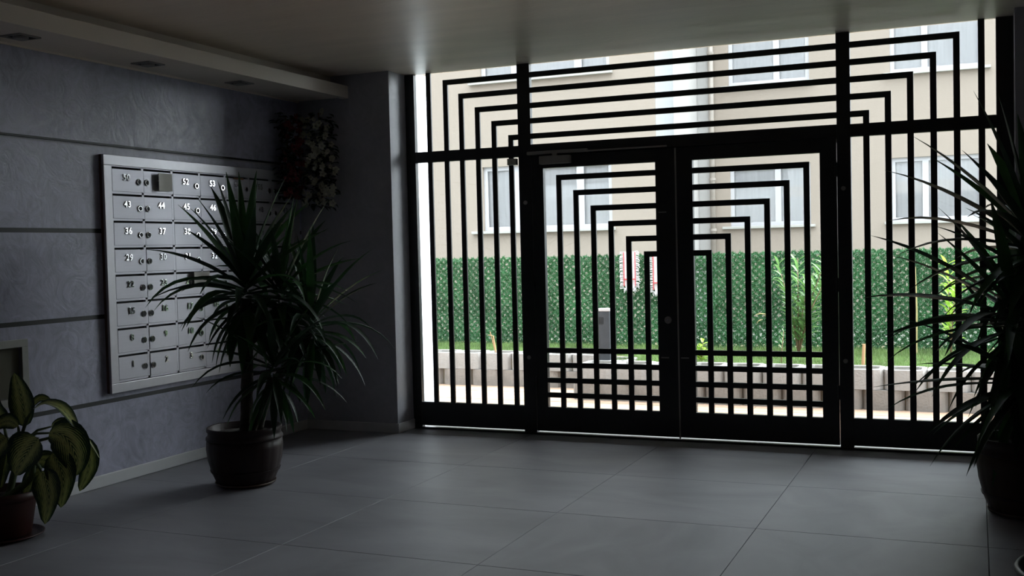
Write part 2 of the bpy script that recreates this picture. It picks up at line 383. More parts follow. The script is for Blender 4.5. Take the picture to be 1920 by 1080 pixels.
MB().tube([(2.068, -.003, .90), (2.068, -.016, .90)], [.028, .022], 20).build('lock_cylinder', 'closer', d1)
MB().box(2.139, 2.150, -.010, -.003, .018, 2.168).build('astragal', 'closer', d2)
MB().tube([(2.068, -.016, .90), (2.068, -.022, .90)], .010, 12).build('lock_core', 'chrome', d1)
for dd, x in ((d1, 1.035), (d2, 3.25)):
    for z in (.35, 1.1, 1.9): MB().tube([(x-.03 if dd is d1 else x+.03, -.008, z), (x-.03 if dd is d1 else x+.03, -.008, z+.10)], .009, 8).build('hinge', fr, dd)
for (px, pz) in ((2.04, 1.70), (2.04, .62), (2.19, .62)): box('fixing_plate', 'closer', px-.03, px+.03, -.006, -.003, pz-.004, pz+.004, d1 if px < 2.14 else d2)
cl = empty('door_closer', (1.2, -.003, 2.12), 'grey hydraulic door closer at the top left of the left leaf', 'door closer')
box('body', 'closer', 1.085, 1.335, -.055, -.003, 2.100, 2.162, cl, bevel=.004)
box('slide_rail', 'closer', .975, 1.47, -.030, -.001, 2.178, 2.204, cl, bevel=.003)
MB().box(1.19, 1.23, -.045, -.012, 2.160, 2.182).build('spindle', 'closer', cl)
box('arm', 'closer', 1.21, 2.09, -.034, -.030, 2.178, 2.190, cl)
ex = empty('strike_box', (.852, 0, 2.14), 'small grey beige box fixed at the left post below the transom', 'control box')
box('box_body', 'grey_plastic', .812, .889, -.04, .0, 2.108, 2.158, ex, bevel=.004)
MB().box(.84, .86, -.042, -.04, 2.125, 2.14).build('indicator', 'closer', ex)
MB().box(-.10, 4.40, .0, .05, -.10, .0).box(-.03, 4.34, .05, .30, -.10, .012).build('trim_2', 'stone_sill', label='pale stone threshold under the gate', cat='threshold', kind='structure')

# ------------------------------------------------------------------ mailboxes
FX = XL+.034
mb = empty('mailbox_bank', (XL, -1.41, .584), 'brushed steel wall bank of fifty-six numbered mailboxes in a framed panel', 'mailboxes')
Y0, DY, ZT0, DZ = -2.41, .2857, 2.047, .1745
yo0, yo1, zo0, zo1 = -2.485, -.338, .586, 2.120
f = MB()
f.box(FX-.012, FX+.006, yo0, yo1, ZT0+.006, zo1).box(FX-.012, FX+.006, yo0, yo1, zo0, ZT0-8*DZ-.004)
f.box(FX-.012, FX+.006, yo0, Y0-.006, ZT0-8*DZ-.004, ZT0+.006).box(FX-.012, FX+.006, Y0+7*DY-.012, yo1, ZT0-8*DZ-.004, ZT0+.006)
f.build('frame', 'steel_frame', mb, bevel=.003)
f = MB().box(XL, FX-.012, yo0+.002, yo0+.006, zo0, zo1).box(XL, FX-.012, yo1-.006, yo1-.002, zo0, zo1).box(XL, FX-.012, yo0+.002, yo1-.002, zo0, zo0+.004).box(XL, FX-.012, yo0+.002, yo1-.002, zo1-.004, zo1)
f.build('casing', 'box_side', mb)
box('back_plate', 'black_hole', XL, XL+.006, yo0+.006, yo1-.006, zo0+.004, zo1-.004, mb)
g = MB()
for k in range(8):
    y = Y0+k*DY; g.box(FX-.02, FX, y-.020, y, ZT0-8*DZ, ZT0+.006)
for k in range(9):
    z = ZT0-k*DZ; g.box(FX-.02, FX, Y0, Y0+7*DY-.02, z, z+.014)
g.build('grid', 'steel', mb)
lock_left = {1, 6}
digit_mesh = {}
def digits(txt, h):
    c = bpy.data.curves.new('num', 'FONT'); c.body = txt; c.size = h/.70; c.extrude = .0025; c.bevel_depth = .0009; c.align_x = 'CENTER'; c.align_y = 'CENTER'; c.space_character = 1.12; c.offset = .0006; c.resolution_u = 3
    o = bpy.data.objects.new('num', c); COL.objects.link(o)
    dg = bpy.context.evaluated_depsgraph_get(); me = bpy.data.meshes.new_from_object(o.evaluated_get(dg))
    bpy.data.objects.remove(o); bpy.data.curves.remove(c)
    me.materials.clear(); me.materials.append(M['chrome']); return me
lock_me = None
for r_ in range(8):
    for c_ in range(7):
        num = (7-r_)*7 + c_ + 1
        ya, yb = Y0+c_*DY+.002, Y0+(c_+1)*DY-.022
        zt = ZT0-r_*DZ; zb = zt-DZ+.016; zd = zt-.0145
        left = c_ in lock_left
        hy = yb if left else ya          # the hinge is opposite the lock
        op = random.choice([0, .0, .004, .008, .012]) * (-1 if left else 1)
        if num in (15, 22, 45, 53, 17): op = .02*(-1 if left else 1)
        # door is built about its hinge and swung a little
        d = MB().box(FX-.006, FX+.001, ya, yb, zb, zd).box(FX-.02, FX-.006, ya+.004, yb-.004, zd-.003, zd)
        o = d.build('mailbox_door', 'steel', mb, at=(FX, hy, zb))
        o.rotation_euler = (0, random.uniform(-.006, .006), -op)
        fy = .60 if left else .47
        cy = ya + (yb-ya)*fy - hy; ly = ya + (yb-ya)*(.10 if left else .90) - hy
        me = digits(str(num), .041)
        t = bpy.data.objects.new('number', me); COL.objects.link(t); t.parent = o
        t.rotation_euler = (PI/2, random.uniform(-.04, .04), PI/2); t.location = (.004, cy, (zt-.068)-zb)
        if lock_me is None:
            q = MB().lathe((0, 0, 0), [(.021, 0), (.021, .006), (.018, .008), (.0145, .008), (.013, .006)], 20)
            for mname in ('chrome',): pass
            ob = q.build('lock', 'chrome', None); lock_me = ob.data; bpy.data.objects.remove(ob)
            q = MB().lathe((0, 0, 0), [(.0128, .005), (.0128, .0085), (.004, .0088)], 16)
            ob = q.build('core', 'black_hole', None); core_me = ob.data; bpy.data.objects.remove(ob)
            me2 = bpy.data.meshes.new('lock')
            n1 = len(lock_me.vertices)
            me2.from_pydata([v.co[:] for v in lock_me.vertices]+[v.co[:] for v in core_me.vertices], [], [tuple(p.vertices) for p in lock_me.polygons]+[tuple(i+n1 for i in p.vertices) for p in core_me.polygons])
            me2.materials.append(M['chrome']); me2.materials.append(M['black_hole'])
            me2.polygons.foreach_set('material_index', [0]*len(lock_me.polygons)+[1]*len(core_me.polygons))
            lock_me = me2
        k = bpy.data.objects.new('lock', lock_me); COL.objects.link(k); k.parent = o
        k.rotation_euler = (0, PI/2, 0); k.location = (.001, ly, (zt-.092)-zb)
def slip(name, label, y0, y1, z0, z1, curl, m='paper'):
    """sheet hanging out of a slot, its left edge rolled outwards"""
    b = MB(); n = 10
    prof = []
    for i in range(n+1):
        t = i/n
        prof.append((FX+.013+curl*max(0, .45-t)**1.3*2, y0+(y1-y0)*(t if t > .3 else .3-(.3-t)*.8)))
    vs = []; 
    for (x, y) in prof:
        vs += [(x, y, z0), (x+.0006, y, z1), (x+.0012, y, z0), (x+.0018, y, z1)]
    fs = []
    for i in range(n):
        a = i*4; fs += [(a, a+4, a+5, a+1), (a+2, a+3, a+7, a+6), (a, a+2, a+6, a+4), (a+1, a+5, a+7, a+3)]
    fs += [(0, 1, 3, 2), (n*4, n*4+2, n*4+3, n*4+1)]
    return b.add(vs, fs).build(name, m, at=(FX, y0, z0), label=label, cat='paper')
slip('paper_slip', 'curled paper slip hanging over the mailbox to the right of box 50', -2.02, -1.86, 1.905, 2.025, .022)
slip('paper_slip', 'curled paper slip hanging from the mailbox to the right of box 23', -1.70, -1.50, 1.245, 1.345, .025)
slip('envelope', 'brown envelope sticking out of the slot of mailbox 54', -1.20, -1.07, 2.024, 2.037, 0, 'brown_paper')['category'] = 'envelope'

# ------------------------------------------------------------------ plants
def ribbon(base, d, length, width, droop, n=9, vee=.25, twist=0, prof='lance', uv=False, side=None, stiff=1.6):
    """a leaf blade: starts at base along d, bends to the ground, V-shaped section"""
    p = Vector(base); d = Vector(d).normalized(); L = length/n
    vs = []; uvs = []
    s0 = Vector(side) if side is not None else d.cross(Vector((0, 0, 1)))
    if s0.length < .1: s0 = Vector((math.cos(length*99), math.sin(length*99), 0))
    s0.normalize()
    for i in range(n+1):
        t = i/n
        if prof == 'lance': w = width*max(.03, (min(1, .42+1.8*t) if t < .35 else 1-((t-.35)/.65)**1.7))
        elif prof == 'broad': w = width*max(.02, math.sin(PI*min(1, t**.8))**.75)
        else: w = width*max(.03, math.sin(PI*(t*.93+.05)))
        s = s0 - d*s0.dot(d); s.normalize()
        up = s.cross(d)
        s = s*math.cos(twist*t) + up*math.sin(twist*t); up = s.cross(d)
        vs += [p - s*w*.5 + up*w*vee, p, p + s*w*.5 + up*w*vee]
        uvs += [(-1, t), (0, t), (1, t)]
        p = p + d*L
        d = (d + Vector((0, 0, -1))*droop*(t**(stiff-1)+.15)/n*1.6).normalized()
    fs = []
    for i in range(n):
        a = i*3; fs += [(a, a+1, a+4, a+3), (a+1, a+2, a+5, a+4)]
    return vs, fs, uvs
def crown(root, c, n, lmin, lmax, width, lean=(0, 0, 0), seed=0, az0=0, span=2*PI, mats=('yucca', 'yucca', 'yucca_b'), emax=85, emin=-55, hgt=.2, droopk=1.0):
    rnd = random.Random(seed); c = Vector(c)
    for i in range(n):
        t = i/(n-1)                     # 0 youngest, top; 1 oldest, below
        az = az0 + i*2.39996 if span > 6 else az0 + rnd.uniform(-span/2, span/2)
        el = math.radians(emax + (emin-emax)*t**.85 + rnd.uniform(-9, 9))
        d = Vector((math.cos(az)*math.cos(el), math.sin(az)*math.cos(el), math.sin(el))) + Vector(lean)
        L = rnd.uniform(lmin, lmax)*(.72+.5*math.sin(PI*min(1, t+.25)))
        base = c + Vector((math.cos(az)*.02, math.sin(az)*.02, hgt*(.5-t)))
        dr = droopk*rnd.uniform(.2, .55)*(1 if t < .3 else 2.6)
        vs, fs, _ = ribbon(base, d, L, width*rnd.uniform(.8, 1.15), dr, twist=rnd.uniform(-.5, .5), n=8)
        MB().add(vs, fs).build('leaf', rnd.choice(mats), root, smooth=True, at=base)
def barrel_pot(root, c, R, H, m='barrel', m2='barrel'):
    st = lambda t, z: 1 + .012*abs(math.cos(t*9))**.5
    pr = [(R*.70, .012), (R*.78, .03), (R*.88, H*.22), (R*.98, H*.45), (R*1.02, H*.65), (R*1.0, H*.80)]
    MB().lathe(c, pr, 108, mod=st).build('barrel_body', m2, root, smooth=True)
    pr = [(R*1.0, H*.79), (R*1.035, H*.805), (R*1.03, H*.84), (R*.985, H*.86), (R*.975, H*.92), (R*1.01, H*.94), (R*1.01, H*.995), (R*.99, H*1.005), (R*.93, H), (R*.92, H*.9), (R*.5, H*.88)]
    MB().lathe(c, pr, 72).build('rim', m, root, smooth=True)
    MB().lathe(c, [(R*.80, H*.24), (R*.925, H*.245), (R*.945, H*.28), (R*.80, H*.285)], 72).build('hoop', m, root, smooth=False)
    MB().lathe(c, [(R*.90, H*.89), (R*.6, H*.905), (R*.2, H*.92)], 40).build('soil', 'soil', root)
    MB().lathe(c, [(R*.66, 0), (R*.74, .002), (R*.80, .022), (R*.825, .024), (R*.80, .012), (R*.70, .010)], 56).build('saucer', 'saucer', root, smooth=True)
def stem(root, pts, r0, r1, name='trunk', m='bark', n=12):
    P = [Vector(p) for p in pts]; out = []
    for i in range(len(P)-1):                     # catmull-like resample
        a, b = P[i], P[i+1]; pa = P[max(0, i-1)]; pb = P[min(len(P)-1, i+2)]
        for k in range(5):
            t = k/5; out.append(.5*((2*a)+(b-pa)*t+(2*pa-5*a+4*b-pb)*t*t+(3*a-pa-3*b+pb)*t**3))
    out.append(P[-1]); k = len(out)
    rr = [(r0+(r1-r0)*i/(k-1))*(1+.06*math.sin(i*2.1)) for i in range(k)]
    MB().tube(out, rr, n).build(name, m, root, smooth=True)
# --- yucca before the mailboxes
C1 = Vector((-.115, -2.20, 0)); HR = Vector((.918, .396, 0))
y1 = empty('potted_yucca', C1, 'tall dark green yucca in a brown barrel pot, before the mailboxes', 'potted plant', None)
barrel_pot(y1, C1, .232, .37)
def rel(c, dx, z, dd=0): return c + HR*dx + Vector((-.396, .918, 0))*dd + Vector((0, 0, z))
stem(y1, [rel(C1, .01, .32), rel(C1, .03, .7), rel(C1, .035, 1.18)], .042, .036)
stem(y1, [rel(C1, .07, .32, .05), rel(C1, .16, .6, .08), rel(C1, .32, .8, .10), rel(C1, .42, .95, .1)], .03, .024)
stem(y1, [rel(C1, .05, .9, 0), rel(C1, .16, 1.0, .05), rel(C1, .22, 1.14, .08)], .026, .024)
stem(y1, [rel(C1, .05, .32, -.05), rel(C1, .13, .5, -.06), rel(C1, .2, .68, -.08)], .024, .022)
crown(y1, rel(C1, .035, 1.20), 72, .46, .62, .066, seed=3, emax=86, emin=-62, hgt=.28)
crown(y1, rel(C1, .24, 1.17, .08), 46, .40, .56, .058, seed=5, emax=80, emin=-58, hgt=.2, az0=1)
crown(y1, rel(C1, .43, .96, .1), 54, .38, .56, .054, seed=8, emax=82, emin=-65, hgt=.24, az0=2, droopk=1.2)
crown(y1, rel(C1, .22, .70, -.08), 40, .34, .50, .050, seed=9, emax=60, emin=-65, hgt=.2, az0=.5, droopk=1.3)
# --- yucca at the right edge
C2 = Vector((4.40, -1.55, 0))
y2 = empty('potted_yucca', C2, 'large dark yucca in an egg-shaped brown pot at the right edge, before the gate', 'potted plant', None)
barrel_pot(y2, C2, .235, .40, 'barrel', 'barrel_b')
stem(y2, [rel(C2, 0, .34), rel(C2, .01, .8), rel(C2, .05, 1.32)], .045, .038)
stem(y2, [rel(C2, -.04, .34), rel(C2, -.06, .6), rel(C2, -.08, .86)], .03, .026)
stem(y2, [rel(C2, .06, .34, .06), rel(C2, .14, .8, .1), rel(C2, .2, 1.1, .12)], .03, .026)
crown(y2, rel(C2, .04, 1.36), 60, .50, .68, .072, seed=13, emax=80, emin=-60, hgt=.34, az0=.3, droopk=.7)
crown(y2, rel(C2, -.06, .98), 56, .52, .72, .068, seed=17, emax=60, emin=-65, hgt=.3, az0=1.2, droopk=.65)
crown(y2, rel(C2, .2, 1.12, .12), 44, .46, .64, .056, seed=19, emax=75, emin=-60, hgt=.25, az0=2)
crown(y2, rel(C2, -.03, .66, -.03), 44, .46, .68, .060, seed=23, emax=40, emin=-65, hgt=.2, az0=2.2, droopk=.6)
# --- variegated plant at the left edge
C3 = Vector((-.545, -3.68, 0))
y3 = empty('potted_dumb_cane', C3, 'broad-leaved plant with cream variegated leaves in a red-brown pot at the left edge', 'potted plant')
MB().lathe(C3, [(.125, .012), (.135, .02), (.165, .20), (.170, .205), (.186, .208), (.188, .25), (.180, .252), (.172, .246), (.165, .21), (.1, .205)], 56).build('pot', 'terracotta', y3, smooth=True)
MB().lathe(C3, [(.13, 0), (.165, .002), (.195, .022), (.200, .024), (.197, .016), (.165, .008)], 56).build('saucer', 'terracotta', y3, smooth=True)
MB().lathe(C3, [(.166, .205), (.1, .222), (.02, .23)], 32).build('soil', 'soil', y3)
D3 = (C3-CAMP).dot(FWD)
def P3(u, v, dd=0): return at(u, v, depth=D3+dd)
canes = [[C3+Vector((.02, .02, .21)), P3(28, 880, .02), P3(40, 815, .0)], [C3+Vector((-.06, .0, .21)), P3(0, 880, .03), P3(12, 820, .04)], [C3+Vector((.05, -.05, .21)), P3(55, 900, -.04), P3(62, 868, -.05)]]
for cpts in canes: stem(y3, cpts, .019, .015, 'cane', 'cane', 10)
def bleaf(pts, w, dd0=0, dd1=0, tilt=0, pet=None, vee=.18):
    """a broad leaf laid along control pixels from its stalk to its tip at real depths round the plant"""
    n = 12; k = len(pts)
    w = w*1.15
    Q = [P3(p[0], p[1], dd0+(dd1-dd0)*i/(k-1)) for i, p in enumerate(pts)]
    def ev(t):
        t = t*(k-1); i = min(int(t), k-2); t -= i
        a, b = Q[i], Q[i+1]; pa = Q[max(0, i-1)]; pb = Q[min(k-1, i+2)]
        return .5*((2*a)+(b-pa)*t+(2*pa-5*a+4*b-pb)*t*t+(3*a-pa-3*b+pb)*t**3)
    vs = []; uvs = []
    for i in range(n+1):
        t = i/n; p = ev(t); d = (ev(min(1, t+.02))-ev(max(0, t-.02))).normalized()
        nrm = (-FWD + Vector((0, 0, .5)))
        s = d.cross(nrm).normalized(); up = s.cross(d)
        s = s*math.cos(tilt)+up*math.sin(tilt); up = s.cross(d)
        if up.dot(-FWD) < 0: up = -up
        ww = w*max(.015, math.sin(PI*min(1, t**.78))**.72)
        for q, e in ((-1, -.25), (-.5, .1), (0, 0), (.5, .1), (1, -.25)):
            vs.append(p + s*ww*.5*q + up*ww*vee*(abs(q)*.9+e*.3)*(1 if t < .98 else 0)); uvs.append((q, t))
    fs = [(i*5+j, i*5+j+1, i*5+j+6, i*5+j+5) for i in range(n) for j in range(4)]
    b = MB().add(vs, fs); b.uv = uvs
    o = b.build('leaf', 'variegated', y3, smooth=True, at=Q[0])
    if pet: 
        a = P3(*pet); m_ = (a+Q[0])*.5+Vector((0, 0, .02)); MB().tube([a, m_, Q[0]], [.009, .007, .005], 8).build('stalk', 'cane', y3, smooth=True)
bleaf([(46, 800), (44, 765), (38, 735), (27, 699)], .118, .02, .04, 0, (40, 825))
bleaf([(62, 768), (85, 757), (112, 764), (132, 785), (146, 808)], .085, .02, -.02, .9, (42, 812))
bleaf([(60, 762), (75, 748), (95, 750)], .05, .06, .08, .3, (42, 812))
bleaf([(92, 812), (118, 815), (136, 838), (143, 868), (140, 893)], .165, -.02, -.07, .15, (45, 828))
bleaf([(72, 822), (58, 838), (44, 860), (28, 892)], .20, -.06, -.10, -.1, (40, 830))
bleaf([(98, 850), (112, 872), (119, 905), (114, 952)], .135, -.06, -.10, .1, (62, 868))
bleaf([(78, 884), (88, 905), (92, 938), (84, 983)], .130, -.10, -.14, -.05, (62, 872))
bleaf([(140, 822), (162, 845), (166, 880), (149, 921)], .10, .03, .02, .25, (60, 830))
bleaf([(96, 800), (112, 792), (130, 797), (143, 812)], .055, .06, .05, .5, (45, 828))
bleaf([(140, 808), (160, 818), (175, 838), (187, 860)], .014, .0, .0, .9)
bleaf([(78, 880), (66, 893), (55, 912), (44, 934)], .10, -.02, -.05, -.3, (62, 868))
bleaf([(34, 800), (20, 790), (5, 792), (-16, 806)], .075, -.02, -.06, .4, (36, 822))
bleaf([(12, 820), (0, 830), (-14, 850), (-24, 885)], .14, -.05, -.10, .1, (14, 835))
bleaf([(6, 800), (-2, 785), (-8, 765), (-8, 738)], .10, .05, .06, 0, (12, 822))
bleaf([(14, 835), (4, 858), (-2, 885), (2, 915)], .12, .05, .03, .2, (14, 835))
bleaf([(62, 868), (80, 862), (100, 870), (116, 890)], .09, .08, .10, .2)
# --- small pot in the bottom right corner
C4 = Vector((4.60, -3.66, 0))
y4 = empty('black_pot', C4, 'dark pot with a pale thin rim in the bottom right corner of the floor', 'pot')
MB().lathe(C4, [(.22, 0), (.235, .01), (.30, .28), (.315, .285), (.325, .30), (.318, .312), (.300, .310), (.292, .27), (.1, .262)], 56).build('pot_body', 'black_pot', y4, smooth=True)
MB().lathe(C4, [(.291, .262), (.1, .272)], 32).build('soil', 'soil', y4)
rnd = random.Random(4)
st0 = C4+Vector((-.02, .08, .25))
for k in range(5):
    top = C4+Vector((rnd.uniform(-.16, .22), rnd.uniform(0, .3), rnd.uniform(.5, .78)))
    MB().tube([st0+Vector((k*.02, 0, 0)), (st0+top)*.5+Vector((.02, 0, .06)), top], [.006, .005, .003], 6).build('stem', 'stem_brown', y4)
    for j in range(7):
        b_ = st0.lerp(top, .35+.65*j/6)+Vector((0, 0, .04)); az = j*2.4+k
        vs, fs, _ = ribbon(b_, (math.cos(az), math.sin(az), .3), rnd.uniform(.08, .12), .045, .8, prof='oval', n=5)
        MB().add(vs, fs).build('leaf', 'yucca_b', y4, smooth=True)
# --- silk flowers hanging at the corner
def petal_mesh(m, r):
    b = MB()
    for k in range(5):
        a = k*2*PI/5; c, s = math.cos(a), math.sin(a)
        q = [(.1, 0, 0), (.55, -.42, .18), (1, -.22, .1), (1.02, .22, .1), (.55, .42, .18)]
        b.add([((x*c-y*s)*r, (x*s+y*c)*r, z*r) for x, y, z in q], [(0, 1, 2, 3, 4)])
    b.add([(math.cos(a)*.14*r, math.sin(a)*.14*r, .1*r) for a in (0, 1.26, 2.5, 3.77, 5.03)]+[(0, 0, .25*r)], [(i, (i+1) % 5, 5) for i in range(5)])
    o = b.build('blossom', m, None); me = o.data; bpy.data.objects.remove(o); return me
def bunch(name, label, path, wid, n, m, out, r, leaves=260, seed=1):
    rnd = random.Random(seed)
    root = empty(name, path[0], label, 'artificial flowers')
    path = [Vector(p) for p in path]
    def ev(t):
        t *= len(path)-1; i = min(int(t), len(path)-2); return path[i].lerp(path[i+1], t-i)
    out = Vector(out); sd = out.cross(Vector((0, 0, 1)))
    MB().tube([path[0]-out*.07, path[0], ev(.3), ev(.7), ev(1)], .006, 6).build('vine', 'stem_brown', root)
    b = MB()
    for i in range(leaves):
        t = rnd.random(); c = ev(t) + sd*rnd.uniform(-wid*.45, wid*.45) + out*rnd.uniform(-.01, .06)
        az = rnd.uniform(0, 2*PI)
        vs, fs, _ = ribbon(c, (math.cos(az), math.sin(az), rnd.uniform(-.8, .4)), rnd.uniform(.05, .085), .035, .6, prof='oval', n=3)
        b.add(vs, fs)
    b.build('foliage', 'silk_leaf', root, kind='stuff')
    me = petal_mesh(m, r)
    for i in range(n):
        t = rnd.random(); c = ev(t) + sd*rnd.uniform(-wid/2, wid/2) + out*rnd.uniform(.03, .10)
        o = bpy.data.objects.new('blossom', me); COL.objects.link(o); o.parent = root
        o.location = c-root.location
        q = (out + Vector((rnd.uniform(-.7, .7), rnd.uniform(-.7, .7), rnd.uniform(-.5, .6)))).to_track_quat('Z', 'Y')
        o.rotation_euler = q.to_euler(); s_ = rnd.uniform(.75, 1.2); o.scale = (s_, s_, s_)
bunch('white_flower_garland', 'trailing bunch of white artificial flowers hanging on the dark wall stub', [(-.70, -.36, 2.59), (-.67, -.36, 2.3), (-.67, -.36, 2.1), (-.69, -.36, 1.83)], .30, 84, 'white_petal', (0, -1, 0), .028, seed=3)
bunch('red_flower_garland', 'trailing bunch of red artificial flowers at the far end of the left wall', [(-.875, -.56, 2.56), (-.875, -.55, 2.3), (-.875, -.55, 2.1), (-.875, -.56, 1.90)], .22, 66, 'red_petal', (1, -.25, 0), .027, seed=6)

# ------------------------------------------------------------------ outside: deck, planter wall, lawn
MB().box(-30, 30, .25, 60, -.5, -.12).build('ground_outside', 'ground', label='paved ground outside the building', cat='ground', kind='structure')
dk = MB().box(-6, 9, .3, 3.1, -.12, -.078).build('deck', 'ground', label='pinkish timber deck outside the gate', cat='deck', kind='structure')
y = .302; k = 0
while y < 3.05:
    xs = [-6+random.uniform(0, 1.5)]
    while xs[-1] < 9: xs.append(xs[-1]+3.6)
    xs = [-6]+xs[0:]; xs = [x for x in xs if x < 9]+[9]
    for a, b in zip(xs, xs[1:]):
        if b-a > .05 and b > -2.5 and a < 6: box('deck_board', random.choice(['deck', 'deck_b']), a+.002, b-.002, y, y+.138, -.076, -.05+random.uniform(-.001, .001), dk)
    y += .145; k += 1
# planter stones: hollow concrete rings with a flat face and rounded flanks
SW = .356; SH = .181
def stone_mesh():
    out = [(-.5, .30), (-.5, .06), (-.42, .018), (-.28, 0), (.28, 0), (.42, .018), (.5, .06), (.5, .30), (.36, .36), (-.36, .36)]
    inn = [(-.38, .28), (-.38, .12), (-.34, .085), (-.24, .065), (.24, .065), (.34, .085), (.38, .12), (.38, .28), (.28, .31), (-.28, .31)]
    n = len(out); vs = []
    for z in (0, SH-.003):
        vs += [(x*(SW-.006), y_, z) for x, y_ in out]
        vs += [(x*(SW-.006), y_, z) for x, y_ in inn]
    fs = []
    for i in range(n):
        j = (i+1) % n
        fs += [(i, j, 2*n+j, 2*n+i), (n+j, n+i, 3*n+i, 3*n+j), (2*n+i, 2*n+j, 3*n+j, 3*n+i), (i, n+i, n+j, j)]
    return vs, fs
sv, sf = stone_mesh(); smesh = {}
for mm in ('concrete', 'concrete_b'):
    o = MB().add(sv, sf).build('planter_stone', mm, None, bevel=0); smesh[mm] = o.data; bpy.data.objects.remove(o)
pw = empty('planter_wall', (1.6, 2.22, -.05), 'low retaining wall of two courses of hollow concrete planter stones', 'retaining wall')
def stone(x, y_, z, m_, rot=0):
    o = bpy.data.objects.new('planter_stone', smesh[m_]); COL.objects.link(o); o.parent = pw
    o.location = Vector((x, y_+random.uniform(-.006, .006), z))-pw.location; o.rotation_euler = (0, 0, rot+random.uniform(-.012, .012))
def run(x0, n, y_, top, dx):
    for k in range(n):
        stone(x0+SW*(k+.5)+dx, y_, -.05+(SH if top else 0), 'concrete' if top else 'concrete_b')
run(.563, 22, 2.20, True, 0); run(.563, 22, 2.20, False, -.178+.178)
for o in [c for c in pw.children if abs(c.location.z) < .01]: o.location.x += .175
stone(.563-.0+.09, 2.205, -.05, 'concrete_b')
stone(.60, 2.74, -.05, 'concrete_b', -PI/2); stone(.60, 2.74, -.05+SH, 'concrete', -PI/2)
run(-4.095, 13, 3.0, True, 0); run(-4.095, 13, 3.0, False, .23)
# lawn
def grass_z(x, y_): return .285
MB().box(-7, .62, 3.3, 5.2, -.12, .27).box(.62, 9, 2.5, 5.2, -.12, .27).box(-5, .5, 3.06, 3.3, -.12, .25).box(.68, 9, 2.27, 2.5, -.12, .25).build('lawn_bed', 'earth', label='raised garden bed of earth behind the planter stones', cat='garden bed', kind='structure')
def blades(n, x0, x1, yfun, z0, h, w, seed):
    g = np.random.default_rng(seed)
    x = g.uniform(x0, x1, n); u_ = g.random(n); ya = np.array([yfun(a)[0] for a in x]); yb = np.array([yfun(a)[1] for a in x]); y_ = ya+(yb-ya)*u_
    az = g.uniform(0, 2*np.pi, n); hh = h*g.uniform(.5, 1.3, n); lean = g.uniform(.1, .7, n)*hh; la = g.uniform(0, 2*np.pi, n)
    v = np.zeros((n, 3, 3)); sx, sy = np.cos(az)*w/2, np.sin(az)*w/2
    v[:, 0] = np.stack([x-sx, y_-sy, np.full(n, z0)], 1); v[:, 1] = np.stack([x+sx, y_+sy, np.full(n, z0)], 1)
    v[:, 2] = np.stack([x+np.cos(la)*lean, y_+np.sin(la)*lean, z0+hh], 1)
    return v.reshape(-1, 3)
def tri_obj(name, v, m_, parent=None, **k):
    n = len(v)//3; me = bpy.data.meshes.new(name)
    off = worldloc(parent)
    v = v - np.array(off[:])
    me.vertices.add(len(v)); me.vertices.foreach_set('co', v.astype(np.float32).ravel())
    me.loops.add(n*3); me.loops.foreach_set('vertex_index', np.arange(n*3, dtype=np.int32))
    me.polygons.add(n); me.polygons.foreach_set('loop_start', np.arange(0, n*3, 3, dtype=np.int32)); me.polygons.foreach_set('loop_total', np.full(n, 3, dtype=np.int32))
    me.materials.append(M[m_]); me.update(calc_edges=True); me.validate()
    o = bpy.data.objects.new(name, me); COL.objects.link(o)
    if parent: o.parent = parent
    return tag(o, **k)
gv = np.concatenate([blades(60000, -3.0, 6.2, lambda a: (2.59 if a > .75 else 3.38, 4.38), .268, .05, .008, 1)])
tri_obj('lawn_grass', gv, 'grass', label='short bright green lawn between the planter stones and the hedge screen', cat='grass', kind='stuff')
# ------------------------------------------------------------------ artificial hedge screen
FY = 4.45; FZ0, FZ1 = .26, 1.37; FX0, FX1 = -3.4, 6.6
hs = empty('hedge_screen', ((FX0+FX1)/2, FY, FZ0), 'green artificial hedge screen of plastic needles at the back of the lawn', 'fence')
g = np.random.default_rng(5); cell = .042
segs = []
nx = int((FX1-FX0)/cell); nz = int(round((FZ1-FZ0)/cell))
P = []
for i in range(nx):
    for j in range(nz):
        x = FX0+i*cell; z = FZ0+j*cell
        if (i+j) % 2 == 0: P.append((x, z, x+cell, z+cell))
        else: P.append((x, z+cell, x+cell, z))
P = np.array(P)
K = 34
t = g.random((len(P), K)); bx = P[:, 0:1]+(P[:, 2:3]-P[:, 0:1])*t; bz = P[:, 1:2]+(P[:, 3:4]-P[:, 1:2])*t
bx, bz = bx.ravel()+g.normal(0, .003, t.size), bz.ravel()+g.normal(0, .003, t.size)
by = FY+.012*np.sin(bx*2.2)+g.normal(0, .004, t.size)
th = g.uniform(0, 2*np.pi, t.size); ph = g.uniform(-1.2, .5, t.size); Ln = g.uniform(.022, .042, t.size)
dx, dy, dz = np.cos(th)*np.cos(ph), np.sin(ph), np.sin(th)*np.cos(ph)
wd = .0062; px, pz = -np.sin(th)*wd, np.cos(th)*wd
V = np.zeros((t.size, 3, 3))
V[:, 0] = np.stack([bx-px, by, bz-pz], 1); V[:, 1] = np.stack([bx+px, by, bz+pz], 1); V[:, 2] = np.stack([bx+dx*Ln, by+dy*Ln, bz+dz*Ln], 1)
N2 = 46000
qx = g.uniform(FX0, FX1, N2); qz = g.uniform(FZ0, FZ1-.02, N2); th = g.uniform(0, 2*np.pi, N2); Ln = g.uniform(.02, .036, N2)
px, pz = -np.sin(th)*.006, np.cos(th)*.006; qy = FY+.012+.012*np.sin(qx*2.2)+g.normal(0, .004, N2)
V2 = np.zeros((N2, 3, 3)); V2[:, 0] = np.stack([qx-px, qy, qz-pz], 1); V2[:, 1] = np.stack([qx+px, qy, qz+pz], 1); V2[:, 2] = np.stack([qx+np.cos(th)*Ln, qy-.01, qz+np.sin(th)*Ln], 1)
